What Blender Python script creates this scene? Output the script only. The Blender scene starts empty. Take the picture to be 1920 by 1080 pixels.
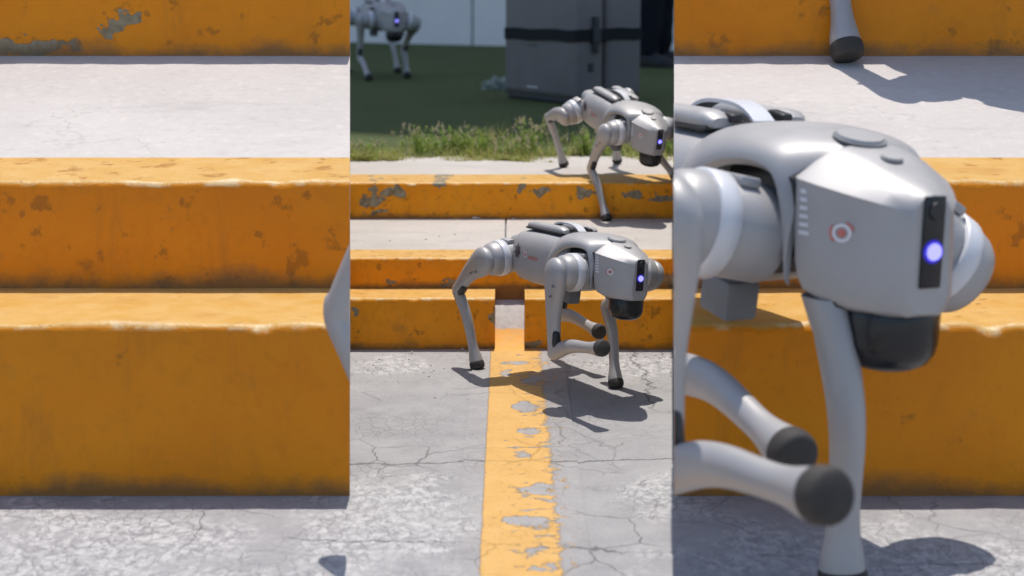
import bpy, bmesh, math, random
from mathutils import Vector, Matrix, noise
from mathutils.bvhtree import BVHTree

random.seed(7)
sc = bpy.context.scene
col = sc.collection

# ------------------------------------------------------------------ camera
CAM = Vector((0, 0, 1.2))
PITCH = math.atan(640 / 3300)
cd = bpy.data.cameras.new('camera')
cam = bpy.data.objects.new('camera', cd)
col.objects.link(cam)
cam.location = CAM
cam.rotation_euler = (math.pi / 2 - PITCH, 0, 0)
cd.sensor_width = 36
cd.lens = 3300 / 1920 * 36
cd.clip_start = 0.05
cd.clip_end = 2000
cd.dof.use_dof = True
cd.dof.focus_distance = 4.75
cd.dof.aperture_fstop = 3.0
sc.camera = cam

# ------------------------------------------------------------------ world, sun, exposure
SUN_EL, SUN_AZ = math.radians(75.5), math.radians(3)
world = bpy.data.worlds.new('World')
sc.world = world
world.use_nodes = True
wn = world.node_tree
bg = wn.nodes['Background']
sky = wn.nodes.new('ShaderNodeTexSky')
sky.sky_type = 'NISHITA'
sky.sun_disc = False
sky.sun_elevation = SUN_EL
sky.sun_rotation = SUN_AZ
wn.links.new(sky.outputs[0], bg.inputs[0])
bg.inputs[1].default_value = 0.15
sd = bpy.data.lights.new('sun', 'SUN')
sd.energy = 3.6
sd.angle = math.radians(0.5)
sd.color = (1.0, 0.95, 0.88)
sun = bpy.data.objects.new('sun', sd)
col.objects.link(sun)
sdir = Vector((math.sin(SUN_AZ) * math.cos(SUN_EL), math.cos(SUN_AZ) * math.cos(SUN_EL), math.sin(SUN_EL)))
sun.rotation_euler = (-sdir).to_track_quat('-Z', 'Y').to_euler()
sun.location = sdir * 30
sc.view_settings.view_transform = 'Standard'
sc.view_settings.look = 'None'
sc.view_settings.exposure = 0.22
sc.view_settings.gamma = 1.0
sc.cycles.max_bounces = 6
sc.cycles.diffuse_bounces = 4
sc.cycles.glossy_bounces = 3
sc.cycles.caustics_reflective = False
sc.cycles.caustics_refractive = False
sc.cycles.use_adaptive_sampling = True
sc.cycles.adaptive_threshold = 0.02


# ------------------------------------------------------------------ material helpers
class NT:
    def __init__(self, name):
        self.m = bpy.data.materials.new(name)
        self.m.use_nodes = True
        self.t = self.m.node_tree
        self.b = self.t.nodes['Principled BSDF']

    def n(self, kind, **kw):
        x = self.t.nodes.new(kind)
        for k, v in kw.items():
            setattr(x, k, v)
        return x

    def put(self, sock, v):
        if isinstance(v, bpy.types.NodeSocket):
            self.t.links.new(v, sock)
        else:
            if isinstance(v, (tuple, list)) and len(v) == 3 and sock.type == 'RGBA':
                v = (*v, 1)
            sock.default_value = v

    def math(self, op, a, b=None, c=None, clamp=False):
        x = self.n('ShaderNodeMath', operation=op, use_clamp=clamp)
        for i, v in enumerate((a, b, c)):
            if v is not None:
                self.put(x.inputs[i], v)
        return x.outputs[0]

    def vmath(self, op, a, b=None):
        x = self.n('ShaderNodeVectorMath', operation=op)
        self.put(x.inputs[0], a)
        if b is not None:
            self.put(x.inputs[1], b)
        return x.outputs['Value'] if op in ('LENGTH', 'DOT_PRODUCT') else x.outputs[0]

    def pos(self):
        return self.n('ShaderNodeNewGeometry').outputs['Position']

    def sep(self, v):
        return self.n('ShaderNodeSeparateXYZ').outputs if False else self._sep(v)

    def _sep(self, v):
        x = self.n('ShaderNodeSeparateXYZ')
        self.put(x.inputs[0], v)
        return x.outputs

    def noise(self, v, scale, detail=4, rough=0.55, dist=0.0):
        x = self.n('ShaderNodeTexNoise')
        self.put(x.inputs['Vector'], v)
        x.inputs['Scale'].default_value = scale
        x.inputs['Detail'].default_value = detail
        x.inputs['Roughness'].default_value = rough
        x.inputs['Distortion'].default_value = dist
        return x.outputs

    def voro(self, v, scale, feature='F1', rand=1.0):
        x = self.n('ShaderNodeTexVoronoi', feature=feature)
        self.put(x.inputs['Vector'], v)
        x.inputs['Scale'].default_value = scale
        x.inputs['Randomness'].default_value = rand
        return x.outputs

    def ramp(self, v, lo, hi, a=0.0, b=1.0):
        x = self.n('ShaderNodeMapRange')
        x.clamp = True
        self.put(x.inputs[0], v)
        for i, k in enumerate((lo, hi, a, b)):
            self.put(x.inputs[i + 1], k)
        return x.outputs[0]

    def mix(self, f, a, b):
        x = self.n('ShaderNodeMix', data_type='RGBA')
        self.put(x.inputs[0], f)
        self.put(x.inputs[6], a)
        self.put(x.inputs[7], b)
        return x.outputs[2]

    def bump(self, h, strength=0.3, dist=0.01):
        x = self.n('ShaderNodeBump')
        x.inputs['Strength'].default_value = strength
        x.inputs['Distance'].default_value = dist
        self.put(x.inputs['Height'], h)
        self.t.links.new(x.outputs[0], self.b.inputs['Normal'])

    def out(self, color=None, rough=None, metal=None, spec=None):
        for k, v in (('Base Color', color), ('Roughness', rough), ('Metallic', metal), ('Specular IOR Level', spec)):
            if v is not None:
                self.put(self.b.inputs[k], v)
        return self.m

    def blobs(self, u, v, items):
        """max of soft ellipses (cu, cv, ru, rv) in a surface's own plane; value > 0 inside"""
        acc = None
        for cu, cv, ru, rv in items:
            a = self.math('MULTIPLY', self.math('SUBTRACT', u, cu), 1 / ru)
            b = self.math('MULTIPLY', self.math('SUBTRACT', v, cv), 1 / rv)
            d = self.math('SQRT', self.math('ADD', self.math('MULTIPLY', a, a), self.math('MULTIPLY', b, b)))
            k = self.math('SUBTRACT', 1.0, d)
            acc = k if acc is None else self.math('MAXIMUM', acc, k)
        return acc


M = {}


def simple(name, color, rough=0.5, metal=0.0, spec=0.5, var=0.06, vs=30, bump=0.0):
    t = NT(name)
    p = t.n('ShaderNodeTexCoord').outputs['Object']
    nz = t.noise(p, vs, 4)[0]
    c1 = tuple(max(0, c * (1 - var)) for c in color)
    c2 = tuple(min(1, c * (1 + var)) for c in color)
    r = t.ramp(nz, 0.3, 0.7, max(0.02, rough - 0.05), min(1, rough + 0.05))
    if bump:
        t.bump(t.noise(p, vs * 8, 3)[0], bump, 0.002)
    M[name] = t.out(t.mix(t.ramp(nz, 0.3, 0.7), c1, c2), r, metal, spec)
    return M[name]


simple('silver_paint', (0.39, 0.377, 0.375), 0.49, 0.25, 0.5, 0.10, 9)
simple('pale_paint', (0.66, 0.66, 0.68), 0.34, 0.1, 0.5, 0.04, 14)
simple('grey_plastic', (0.17, 0.172, 0.18), 0.5, 0.0, 0.5, 0.08)
simple('black_plastic', (0.018, 0.018, 0.020), 0.45, 0.0, 0.5, 0.1)
simple('black_gloss', (0.008, 0.008, 0.010), 0.28, 0.0, 0.5, 0.1)
simple('rubber', (0.046, 0.041, 0.037), 0.75, 0.0, 0.4, 0.2, 60)
simple('red_print', (0.62, 0.16, 0.12), 0.5)
simple('white_print', (0.75, 0.72, 0.72), 0.5)
simple('dark_print', (0.05, 0.025, 0.03), 0.5)
simple('case_plastic', (0.185, 0.172, 0.170), 0.5, 0, 0.4, 0.1, 6, 0.15)
simple('case_trim', (0.03, 0.032, 0.04), 0.5)
simple('strap_web', (0.012, 0.013, 0.018), 0.8, 0, 0.3, 0.2, 80, 0.4)
simple('dark_cloth', (0.010, 0.011, 0.016), 0.9, 0, 0.2, 0.3, 10, 0.3)
simple('boot_leather', (0.008, 0.008, 0.009), 0.45, 0, 0.5, 0.2)
simple('skin', (0.42, 0.25, 0.17), 0.6)
simple('hair', (0.02, 0.015, 0.012), 0.7)
simple('cloth_green_grey', (0.24, 0.27, 0.23), 0.9, 0, 0.2, 0.2, 20, 0.3)
t = NT('blue_led')
t.b.inputs['Emission Color'].default_value = (0.32, 0.30, 1.0, 1)
t.b.inputs['Emission Strength'].default_value = 1.2
M['blue_led'] = t.out((0.3, 0.3, 0.9), 0.3)
t = NT('blue_led_rim')
t.b.inputs['Emission Color'].default_value = (0.03, 0.02, 0.6, 1)
t.b.inputs['Emission Strength'].default_value = 0.6
M['blue_led_rim'] = t.out((0.02, 0.02, 0.2), 0.3)


def road_nodes(t):
    """weathered grey concrete road: colour, roughness, height"""
    p = t.pos()
    big = t.noise(p, 1.3, 5)[0]
    mid = t.noise(p, 9, 6, 0.65)[0]
    fine = t.noise(p, 160, 3, 0.6)[0]
    col = t.mix(t.ramp(big, 0.3, 0.7), (0.285, 0.277, 0.282), (0.35, 0.34, 0.338))
    col = t.mix(t.ramp(mid, 0.45, 0.75, 0, 0.7), col, (0.40, 0.39, 0.385))
    col = t.mix(t.ramp(mid, 0.25, 0.42, 0.5, 0), col, (0.16, 0.155, 0.16))
    # bleached, scabbed crust in patches
    x, y, z = t.sep(p)
    warp = t.vmath('ADD', p, t.vmath('SCALE', t.noise(p, 14, 4)[1]))
    warp.node.inputs[1].links[0].from_node.inputs['Scale'].default_value = 0.05
    patch = t.math('ADD', t.blobs(x, y, [(-0.27, 3.55, 0.24, 0.42), (0.35, 3.75, 0.12, 0.25), (0.35, 5.0, 0.2, 0.16), (-0.33, 5.0, 0.14, 0.15),
                                         (-1.0, 3.4, 0.7, 0.35), (0.75, 3.3, 0.5, 0.35)]),
                   t.ramp(t.noise(p, 7, 5)[0], 0.3, 0.7, -0.5, 0.5))
    patch = t.ramp(patch, 0.0, 0.45)
    st = t.n('ShaderNodeMapping')
    st.inputs['Scale'].default_value = (1.0, 0.6, 1.0)
    t.put(st.inputs['Vector'], warp)
    scab = t.ramp(t.noise(st.outputs[0], 48, 6, 0.75)[0], 0.44, 0.58)
    col = t.mix(t.math('MULTIPLY', patch, t.math('MULTIPLY', scab, 0.75)), col, (0.56, 0.545, 0.535))
    # grit
    col = t.mix(t.ramp(fine, 0.58, 0.75, 0, 0.55), col, (0.50, 0.48, 0.46))
    col = t.mix(t.ramp(fine, 0.25, 0.42, 0.45, 0), col, (0.13, 0.125, 0.13))
    # cracks: a wandering one right across, and a network of hairlines
    wob = t.math('MULTIPLY', t.math('SUBTRACT', t.noise(p, 5, 6, 0.7)[0], 0.5), 0.11)
    yy = t.math('ADD', y, wob)
    cr = t.math('ABSOLUTE', t.math('SUBTRACT', t.math('ADD', yy, t.math('MULTIPLY', x, -0.05)), 4.02))
    c1 = t.ramp(cr, 0.0015, 0.0045, 1, 0)
    cr3 = t.math('ABSOLUTE', t.math('SUBTRACT', t.math('ADD', yy, t.math('MULTIPLY', x, 0.12)), 3.42))
    c1 = t.math('MAXIMUM', c1, t.math('MULTIPLY', t.ramp(cr3, 0.0008, 0.003, 1, 0), t.ramp(t.noise(p, 4, 2)[0], 0.45, 0.55)))
    wx = t.math('ADD', x, t.math('MULTIPLY', t.math('SUBTRACT', t.noise(p, 4.5, 6, 0.7)[0], 0.5), 0.22))
    cr2 = t.math('ABSOLUTE', t.math('SUBTRACT', wx, 0.37))
    c2 = t.math('MULTIPLY', t.ramp(cr2, 0.001, 0.004, 1, 0), t.ramp(y, 4.45, 4.6))
    vv = t.voro(warp, 5.5, 'DISTANCE_TO_EDGE')[0]
    hair = t.math('MULTIPLY', t.ramp(vv, 0.003, 0.012, 1, 0), t.ramp(t.noise(p, 2.3, 3)[0], 0.46, 0.62, 0, 0.7))
    vv2 = t.voro(warp, 30, 'DISTANCE_TO_EDGE')[0]
    hair2 = t.math('MULTIPLY', t.ramp(vv2, 0.01, 0.05, 1, 0), t.math('ADD', t.math('MULTIPLY', patch, 0.26), t.ramp(t.noise(p, 3.1, 3)[0], 0.45, 0.65, 0, 0.26)))
    crack = t.math('MAXIMUM', t.math('MAXIMUM', c1, c2), t.math('MAXIMUM', hair, hair2), clamp=True)
    col = t.mix(t.math('MULTIPLY', crack, 0.65), col, (0.07, 0.066, 0.066))
    h = t.math('SUBTRACT', t.math('ADD', t.math('MULTIPLY', fine, 0.4), t.math('MULTIPLY', mid, 0.5)), crack)
    return p, col, h


t = NT('road_concrete')
p, c, h = road_nodes(t)
t.bump(h, 0.75, 0.007)
M['road'] = t.out(c, 0.82, 0, 0.3)

t = NT('stripe_paint')
p, c, h = road_nodes(t)
x, y, z = t.sep(p)
n1 = t.math('MULTIPLY', t.math('SUBTRACT', t.noise(p, 26, 5, 0.65)[0], 0.5), 2.0)
n2 = t.math('MULTIPLY', t.math('SUBTRACT', t.noise(p, 90, 4, 0.6)[0], 0.5), 1.0)
chips = [(0.035, 4.52, 0.04, 0.06), (0.045, 4.28, 0.035, 0.03), (0.03, 4.07, 0.026, 0.02), (0.05, 3.80, 0.055, 0.04),
         (0.03, 3.57, 0.055, 0.04), (0.05, 3.40, 0.024, 0.02), (0.048, 3.28, 0.03, 0.022), (-0.018, 4.9, 0.018, 0.04), (0.06, 4.82, 0.03, 0.07), (0.01, 5.02, 0.05, 0.02)]
wu = t.math('MULTIPLY', t.math('SUBTRACT', t.noise(p, 22, 6, 0.7)[0], 0.5), 0.11)
wv = t.math('MULTIPLY', t.math('SUBTRACT', t.noise(t.vmath('ADD', p, (5, 9, 0)), 18, 6, 0.7)[0], 0.5), 0.16)
edge = t.blobs(t.math('ADD', x, wu), t.math('ADD', y, wv), chips)
e1 = t.math('ADD', edge, t.math('ADD', t.math('MULTIPLY', n1, 0.35), t.math('MULTIPLY', n2, 0.45)))
st2 = t.n('ShaderNodeMapping')
st2.inputs['Scale'].default_value = (1.0, 1.7, 1)
t.put(st2.inputs['Vector'], p)
gen = t.math('ADD', t.noise(st2.outputs[0], 17, 6, 0.62, 0.6)[0], t.math('MULTIPLY', t.math('SUBTRACT', x, 0.045), 0.9))
chip = t.math('MAXIMUM', t.ramp(e1, 0.10, 0.22), t.ramp(gen, 0.60, 0.63))
# the ragged, half-worn right hand border and the cleaner left one
right = t.math('SUBTRACT', x, t.math('ADD', 0.083, t.math('MULTIPLY', t.math('SUBTRACT', 4.97, y), 0.009)))
r1 = t.math('ADD', t.math('MULTIPLY', right, 30), t.math('ADD', t.math('MULTIPLY', n1, 0.5), t.math('MULTIPLY', n2, 0.5)))
strp = t.n('ShaderNodeMapping')
strp.inputs['Scale'].default_value = (0.6, 4.0, 1)
t.put(strp.inputs['Vector'], p)
streak = t.math('MULTIPLY', t.math('SUBTRACT', t.noise(strp.outputs[0], 16, 4, 0.6)[0], 0.5), 1.5)
r1 = t.math('ADD', r1, streak)
fleck = t.ramp(t.noise(p, 34, 5, 0.6, 0.4)[0], 0.585, 0.62)
fleck = t.math('MULTIPLY', fleck, t.ramp(x, 0.132, 0.118))
worn_r = t.math('MULTIPLY', t.ramp(r1, -0.1, 0.12), t.math('SUBTRACT', 1.0, fleck))
left = t.math('SUBTRACT', -0.063, x)
l1 = t.math('ADD', t.math('MULTIPLY', left, 60), t.math('ADD', t.math('MULTIPLY', n2, 0.5), t.math('MULTIPLY', n1, 0.2)))
worn_l = t.ramp(l1, -0.1, 0.15)
worn = t.math('MAXIMUM', chip, t.math('MAXIMUM', worn_r, worn_l))
speck = t.ramp(t.noise(p, 60, 5, 0.7)[0], 0.66, 0.74)
worn = t.math('MAXIMUM', worn, speck)
paint = t.mix(t.ramp(t.noise(p, 12, 5, 0.6)[0], 0.3, 0.7), (0.59, 0.335, 0.095), (0.65, 0.39, 0.13))
paint = t.mix(t.ramp(t.noise(p, 120, 3)[0], 0.5, 0.75, 0, 0.35), paint, (0.5, 0.30, 0.10))
t.bump(t.math('ADD', h, t.math('MULTIPLY', worn, -0.8)), 0.75, 0.007)
ghost = t.math('MULTIPLY', t.ramp(t.noise(p, 30, 5, 0.65)[0], 0.45, 0.7, 0.0, 0.16), t.ramp(t.math('ABSOLUTE', t.math('SUBTRACT', x, 0.02)), 0.135, 0.10))
c = t.mix(ghost, c, (0.50, 0.37, 0.26))
M['stripe'] = t.out(t.mix(worn, paint, c), 0.6, 0, 0.35)



def kerb_paint(name, chips, scale=1.0, seed=0.0, amount=0.62, foot=0.0, tone=((0.67, 0.205, 0.003), (0.76, 0.262, 0.005))):
    t = NT(name)
    p0 = t.pos()
    p = t.vmath('ADD', p0, (seed, seed * 0.7, 0))
    x, y, z = t.sep(p0)
    k = 1 / scale
    n1 = t.math('MULTIPLY', t.math('SUBTRACT', t.noise(p, 18 * k, 6, 0.65)[0], 0.5), 2.0)
    n0 = t.noise(p, 5 * k, 4)[0]
    base = t.mix(t.ramp(n0, 0.3, 0.7), tone[0], tone[1])
    base = t.mix(t.ramp(t.noise(p, 45 * k, 5, 0.7)[0], 0.52, 0.75, 0, 0.35), base, (0.48, 0.16, 0.01))
    # paint is mixed paler where the surface faces up
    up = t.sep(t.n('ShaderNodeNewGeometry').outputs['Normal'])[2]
    pale_up = t.ramp(t.math('ADD', up, t.math('MULTIPLY', n1, 0.12)), 0.45, 0.8)
    base = t.mix(pale_up, base, t.mix(t.ramp(t.noise(p, 22 * k, 5, 0.65)[0], 0.35, 0.65), (0.58, 0.32, 0.075), (0.64, 0.40, 0.14)))
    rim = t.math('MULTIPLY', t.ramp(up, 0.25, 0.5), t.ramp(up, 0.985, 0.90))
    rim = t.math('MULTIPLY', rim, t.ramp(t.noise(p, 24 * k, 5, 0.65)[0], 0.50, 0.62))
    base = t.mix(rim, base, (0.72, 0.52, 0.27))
    # chipped spots baring grey-brown cement
    wu = t.math('MULTIPLY', t.math('SUBTRACT', t.noise(p, 13 * k, 5, 0.6)[0], 0.5), 0.16 * scale)
    wv = t.math('MULTIPLY', t.math('SUBTRACT', t.noise(t.vmath('ADD', p, (7, 3, 1)), 15 * k, 5, 0.6)[0], 0.5), 0.10 * scale)
    e = t.math('ADD', t.blobs(t.math('ADD', x, wu), t.math('ADD', z, wv), chips), t.math('MULTIPLY', n1, 0.6)) if chips else t.math('SUBTRACT', n1, 0.7)
    chip = t.ramp(e, 0.08, 0.25)
    sp = t.ramp(t.noise(p, 30 * k, 5, 0.6)[0], amount, amount + 0.06, 0, 0.75)
    cement = t.mix(t.ramp(t.noise(p, 60 * k, 4)[0], 0.35, 0.65), (0.20, 0.155, 0.085), (0.34, 0.29, 0.20))
    stain = t.mix(t.noise(p, 9 * k, 3)[0], (0.20, 0.075, 0.012), (0.42, 0.15, 0.012))
    c = t.mix(t.math('MULTIPLY', sp, 0.85), base, stain)
    c = t.mix(chip, c, cement)
    wearc = t.ramp(t.noise(p, 11 * k, 5, 0.6)[0], 0.62, 0.72, 0, 0.5)
    c = t.mix(wearc, c, (0.46, 0.19, 0.03))
    # splashed dirt along the foot, runs and smears
    wav = t.math('MULTIPLY', t.math('SUBTRACT', t.noise(p, 9 * k, 6, 0.7)[0], 0.5), 0.075 * scale)
    dirt = t.ramp(t.math('ADD', t.math('SUBTRACT', z, foot), wav), 0.002 * scale, 0.022 * scale, 0.75, 0)
    vs = t.n('ShaderNodeMapping')
    vs.inputs['Scale'].default_value = (1.0, 1.0, 0.22)
    t.put(vs.inputs['Vector'], p)
    smear = t.ramp(t.noise(vs.outputs[0], 20 * k, 6, 0.7, 0.5)[0], 0.55, 0.75, 0, 0.42)
    c = t.mix(smear, c, (0.36, 0.135, 0.02))
    c = t.mix(dirt, c, (0.16, 0.10, 0.05))
    t.bump(t.math('SUBTRACT', t.math('MULTIPLY', t.noise(p, 70 * k, 5, 0.7)[0], 0.6), chip), 0.45, 0.006 * scale)
    M[name] = t.out(c, 0.42, 0, 0.22)
    return M[name]


kerb_paint('kerb_paint_lower', [(-0.47, 0.118, 0.02, 0.02), (-0.065, 0.10, 0.016, 0.04), (0.06, 0.02, 0.05, 0.012)], 1, 1.3, tone=((0.84, 0.285, 0.005), (0.92, 0.36, 0.008)), foot=0.0)  # centre kerbs' tone is brightened in colour to replace missing bounce light
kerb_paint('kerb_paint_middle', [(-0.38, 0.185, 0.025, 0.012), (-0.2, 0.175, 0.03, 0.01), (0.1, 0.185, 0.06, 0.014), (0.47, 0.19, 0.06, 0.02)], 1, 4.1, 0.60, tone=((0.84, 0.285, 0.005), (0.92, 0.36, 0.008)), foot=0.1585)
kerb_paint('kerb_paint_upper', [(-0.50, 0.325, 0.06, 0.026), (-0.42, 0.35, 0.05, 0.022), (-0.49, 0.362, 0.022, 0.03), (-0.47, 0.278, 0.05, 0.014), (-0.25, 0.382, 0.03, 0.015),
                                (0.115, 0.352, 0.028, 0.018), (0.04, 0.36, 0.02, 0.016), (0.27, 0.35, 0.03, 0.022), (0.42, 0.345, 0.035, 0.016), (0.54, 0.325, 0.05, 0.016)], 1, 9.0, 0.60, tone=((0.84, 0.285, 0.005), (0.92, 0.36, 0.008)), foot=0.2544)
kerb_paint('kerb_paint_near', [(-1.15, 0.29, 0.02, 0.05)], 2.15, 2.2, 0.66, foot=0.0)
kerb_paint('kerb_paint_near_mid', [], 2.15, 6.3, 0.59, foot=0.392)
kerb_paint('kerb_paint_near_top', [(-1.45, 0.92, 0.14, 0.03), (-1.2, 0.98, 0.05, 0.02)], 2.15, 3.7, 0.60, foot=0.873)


def concrete(name, a, b, scale=1.0):
    t = NT(name)
    p = t.pos()
    k = 1 / scale
    n = t.noise(p, 3 * k, 6, 0.6)[0]
    f = t.noise(p, 70 * k, 4, 0.65)[0]
    st = t.n('ShaderNodeMapping')
    st.inputs['Scale'].default_value = (0.5, 1.6, 1)
    t.put(st.inputs['Vector'], p)
    m = t.noise(st.outputs[0], 9 * k, 6, 0.62)[0]
    c = t.mix(t.ramp(n, 0.3, 0.7), a, b)
    c = t.mix(t.ramp(m, 0.55, 0.72, 0, 0.35), c, tuple(v * 0.62 for v in a))
    c = t.mix(t.ramp(f, 0.55, 0.75, 0, 0.4), c, tuple(min(0.8, v * 1.25) for v in b))
    c = t.mix(t.ramp(f, 0.25, 0.42, 0.3, 0), c, tuple(v * 0.5 for v in a))
    vv = t.voro(t.vmath('ADD', p, t.noise(p, 6 * k, 4)[1]), 1.6 * k, 'DISTANCE_TO_EDGE')[0]
    cr = t.math('MULTIPLY', t.ramp(vv, 0.002, 0.008, 1, 0), t.ramp(n, 0.5, 0.6, 0, 0.15))
    c = t.mix(cr, c, (0.12, 0.11, 0.10))
    t.bump(t.math('SUBTRACT', t.math('ADD', f, t.math('MULTIPLY', m, 0.8)), cr), 0.3, 0.005 * scale)
    M[name] = t.out(c, 0.85, 0, 0.25)


concrete('pavement_concrete', (0.425, 0.39, 0.36), (0.495, 0.455, 0.42))
concrete('pavement_near', (0.475, 0.435, 0.405), (0.555, 0.51, 0.475), 2.1)
concrete('bounce_white', (0.66, 0.64, 0.60), (0.74, 0.72, 0.68), 2)  # pale cut ends of the plinths, added to bounce light on the centre risers
concrete('render_grey', (0.30, 0.29, 0.28), (0.38, 0.36, 0.35), 2)

t = NT('gutter_concrete')
p = t.pos()
x, y, z = t.sep(p)
n = t.noise(p, 40, 5, 0.65)[0]
nb = t.noise(p, 12, 4)[0]
cc = t.mix(t.ramp(n, 0.3, 0.7), (0.38, 0.355, 0.34), (0.50, 0.47, 0.45))
pt = t.ramp(t.math('ADD', t.math('SUBTRACT', 0.052, z), t.math('MULTIPLY', t.math('SUBTRACT', nb, 0.5), 0.03)), -0.003, 0.003)
c = t.mix(pt, cc, t.mix(t.ramp(n, 0.45, 0.7), (0.74, 0.38, 0.075), (0.66, 0.38, 0.14)))
t.bump(n, 0.4, 0.006)
M['gutter'] = t.out(c, 0.7, 0, 0.3)

t = NT('turf')
p = t.pos()
n = t.noise(p, 2.2, 5)[0]
f = t.noise(p, 220, 3, 0.7)[0]
c = t.mix(t.ramp(n, 0.3, 0.7), (0.095, 0.130, 0.040), (0.135, 0.155, 0.050))
c = t.mix(t.ramp(f, 0.35, 0.7), c, (0.080, 0.098, 0.045))
t.bump(f, 0.9, 0.01)
M['turf'] = t.out(c, 0.9, 0, 0.2)

t = NT('white_wall_paint')
p = t.pos()
n = t.noise(p, 3, 5, 0.6)[0]
sp = t.noise(p, 20, 5, 0.7)[0]
c = t.mix(t.ramp(n, 0.3, 0.7), (0.84, 0.80, 0.77), (0.90, 0.86, 0.82))
c = t.mix(t.ramp(sp, 0.66, 0.75, 0, 0.4), c, (0.40, 0.41, 0.44))
t.bump(n, 0.2, 0.01)
M['white_wall'] = t.out(c, 0.75, 0, 0.3)

def leafy(t, c):
    t.out(c, 0.6, 0, 0.2)
    tr = t.n('ShaderNodeBsdfTranslucent')
    t.put(tr.inputs[0], c)
    mx = t.n('ShaderNodeMixShader')
    mx.inputs[0].default_value = 0.45
    t.t.links.new(t.b.outputs[0], mx.inputs[1])
    t.t.links.new(tr.outputs[0], mx.inputs[2])
    t.t.links.new(mx.outputs[0], t.t.nodes['Material Output'].inputs[0])
    return t.m


t = NT('grass_blade')
oi = t.n('ShaderNodeNewGeometry').outputs['Random Per Island']
c = t.mix(t.ramp(oi, 0.0, 0.7), (0.20, 0.28, 0.05), (0.46, 0.45, 0.12))
c = t.mix(t.ramp(oi, 0.7, 0.78), c, (0.48, 0.41, 0.22))
t.b.inputs['Transmission Weight'].default_value = 0.0
M['grass'] = leafy(t, c)
t = NT('seed_head')
oi = t.n('ShaderNodeNewGeometry').outputs['Random Per Island']
M['seed'] = leafy(t, t.mix(oi, (0.45, 0.36, 0.23), (0.62, 0.54, 0.40)))
t = NT('weed_leaf')
oi = t.n('ShaderNodeNewGeometry').outputs['Random Per Island']
M['leaf'] = leafy(t, t.mix(oi, (0.16, 0.27, 0.045), (0.34, 0.42, 0.10)))


# ------------------------------------------------------------------ mesh helpers
def mesh_obj(name, bm, mat, parent=None, smooth=None, cut=None, mat2=None):
    if cut:
        mat_world, planes = cut
        for co, no in planes:
            if mat_world is not None:
                bm.transform(mat_world)
            bisect(bm, co, no)
            if mat_world is not None:
                bm.transform(mat_world.inverted())
        if not bm.faces:
            bm.free()
            return None
    bmesh.ops.recalc_face_normals(bm, faces=bm.faces[:])
    me = bpy.data.meshes.new(name)
    bm.to_mesh(me)
    bm.free()
    if smooth is not None:
        me.shade_smooth()
        me.set_sharp_from_angle(angle=math.radians(smooth))
    if isinstance(mat, str):
        mat = M[mat]
    me.materials.append(mat)
    if mat2:
        me.materials.append(M[mat2])
    o = bpy.data.objects.new(name, me)
    col.objects.link(o)
    if parent is not None:
        o.parent = parent
    return o


def bisect(bm, co, no):
    """drop everything on the side the normal points away from; close the cut"""
    r = bmesh.ops.bisect_plane(bm, geom=bm.verts[:] + bm.edges[:] + bm.faces[:], plane_co=co, plane_no=no, clear_inner=True)
    ed = [e for e in r['geom_cut'] if isinstance(e, bmesh.types.BMEdge) and e.is_valid]
    if ed:
        try:
            for f in bmesh.ops.edgenet_fill(bm, edges=ed)['faces']:
                f.material_index = 1
        except Exception:
            pass


def tag(o, label, cat=None, group=None, kind=None):
    o['label'] = label
    if cat:
        o['category'] = cat
    if group:
        o['group'] = group
    if kind:
        o['kind'] = kind
    return o


def empty(name, loc=(0, 0, 0), rot=(0, 0, 0), scale=1.0):
    o = bpy.data.objects.new(name, None)
    col.objects.link(o)
    o.location = loc
    o.rotation_euler = rot
    o.scale = (scale,) * 3
    o.empty_display_size = 0.1
    return o


def loft(bm, rings, cap=True):
    vr = [[bm.verts.new(v) for v in r] for r in rings]
    n = len(vr[0])
    for a, b in zip(vr, vr[1:]):
        for i in range(n):
            j = (i + 1) % n
            bm.faces.new((a[i], a[j], b[j], b[i]))
    if cap:
        bm.faces.new(vr[0][::-1])
        bm.faces.new(vr[-1])
    return bm


def box(bm, c, size, rot=None, bevel=0.0, seg=2):
    m = Matrix.Translation(c) @ (rot if rot is not None else Matrix.Identity(4)) @ Matrix.Diagonal((*size, 1))
    r = bmesh.ops.create_cube(bm, size=1.0, matrix=m)
    if bevel:
        vs = set(r['verts'])
        es = [e for e in bm.edges if e.verts[0] in vs and e.verts[1] in vs]
        bmesh.ops.bevel(bm, geom=es, offset=bevel, segments=seg, affect='EDGES', profile=0.5)
    return bm


def cr(vals, t):
    """Catmull-Rom through a list of equal-length tuples, t in 0..1"""
    n = len(vals) - 1
    f = min(max(t, 0), 1) * n
    i = min(int(f), n - 1)
    u = f - i
    p0, p1, p2, p3 = (vals[max(i - 1, 0)], vals[i], vals[i + 1], vals[min(i + 2, n)])
    return [0.5 * (2 * b + (c - a) * u + (2 * a - 5 * b + 4 * c - d) * u * u + (3 * b - a - 3 * c + d) * u ** 3)
            for a, b, c, d in zip(p0, p1, p2, p3)]


def revolve_y(bm, prof, seg=36, org=Vector((0, 0, 0))):
    rings = []
    for y, r in prof:
        rings.append([org + Vector((r * math.cos(2 * math.pi * k / seg), y, r * math.sin(2 * math.pi * k / seg))) for k in range(seg)])
    return loft(bm, rings)


# ------------------------------------------------------------------ ground
sP, cP = math.sin(PITCH), math.cos(PITCH)
TAN = 304 / 3300           # bearing of the plinths' splayed inner ends


def flank_plane(side):
    """splayed inner end of the near stepped plinths: (point, normal into the plinth)"""
    n = Vector((side, -TAN * cP, TAN * sP))
    return CAM.copy(), n.normalized()


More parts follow.
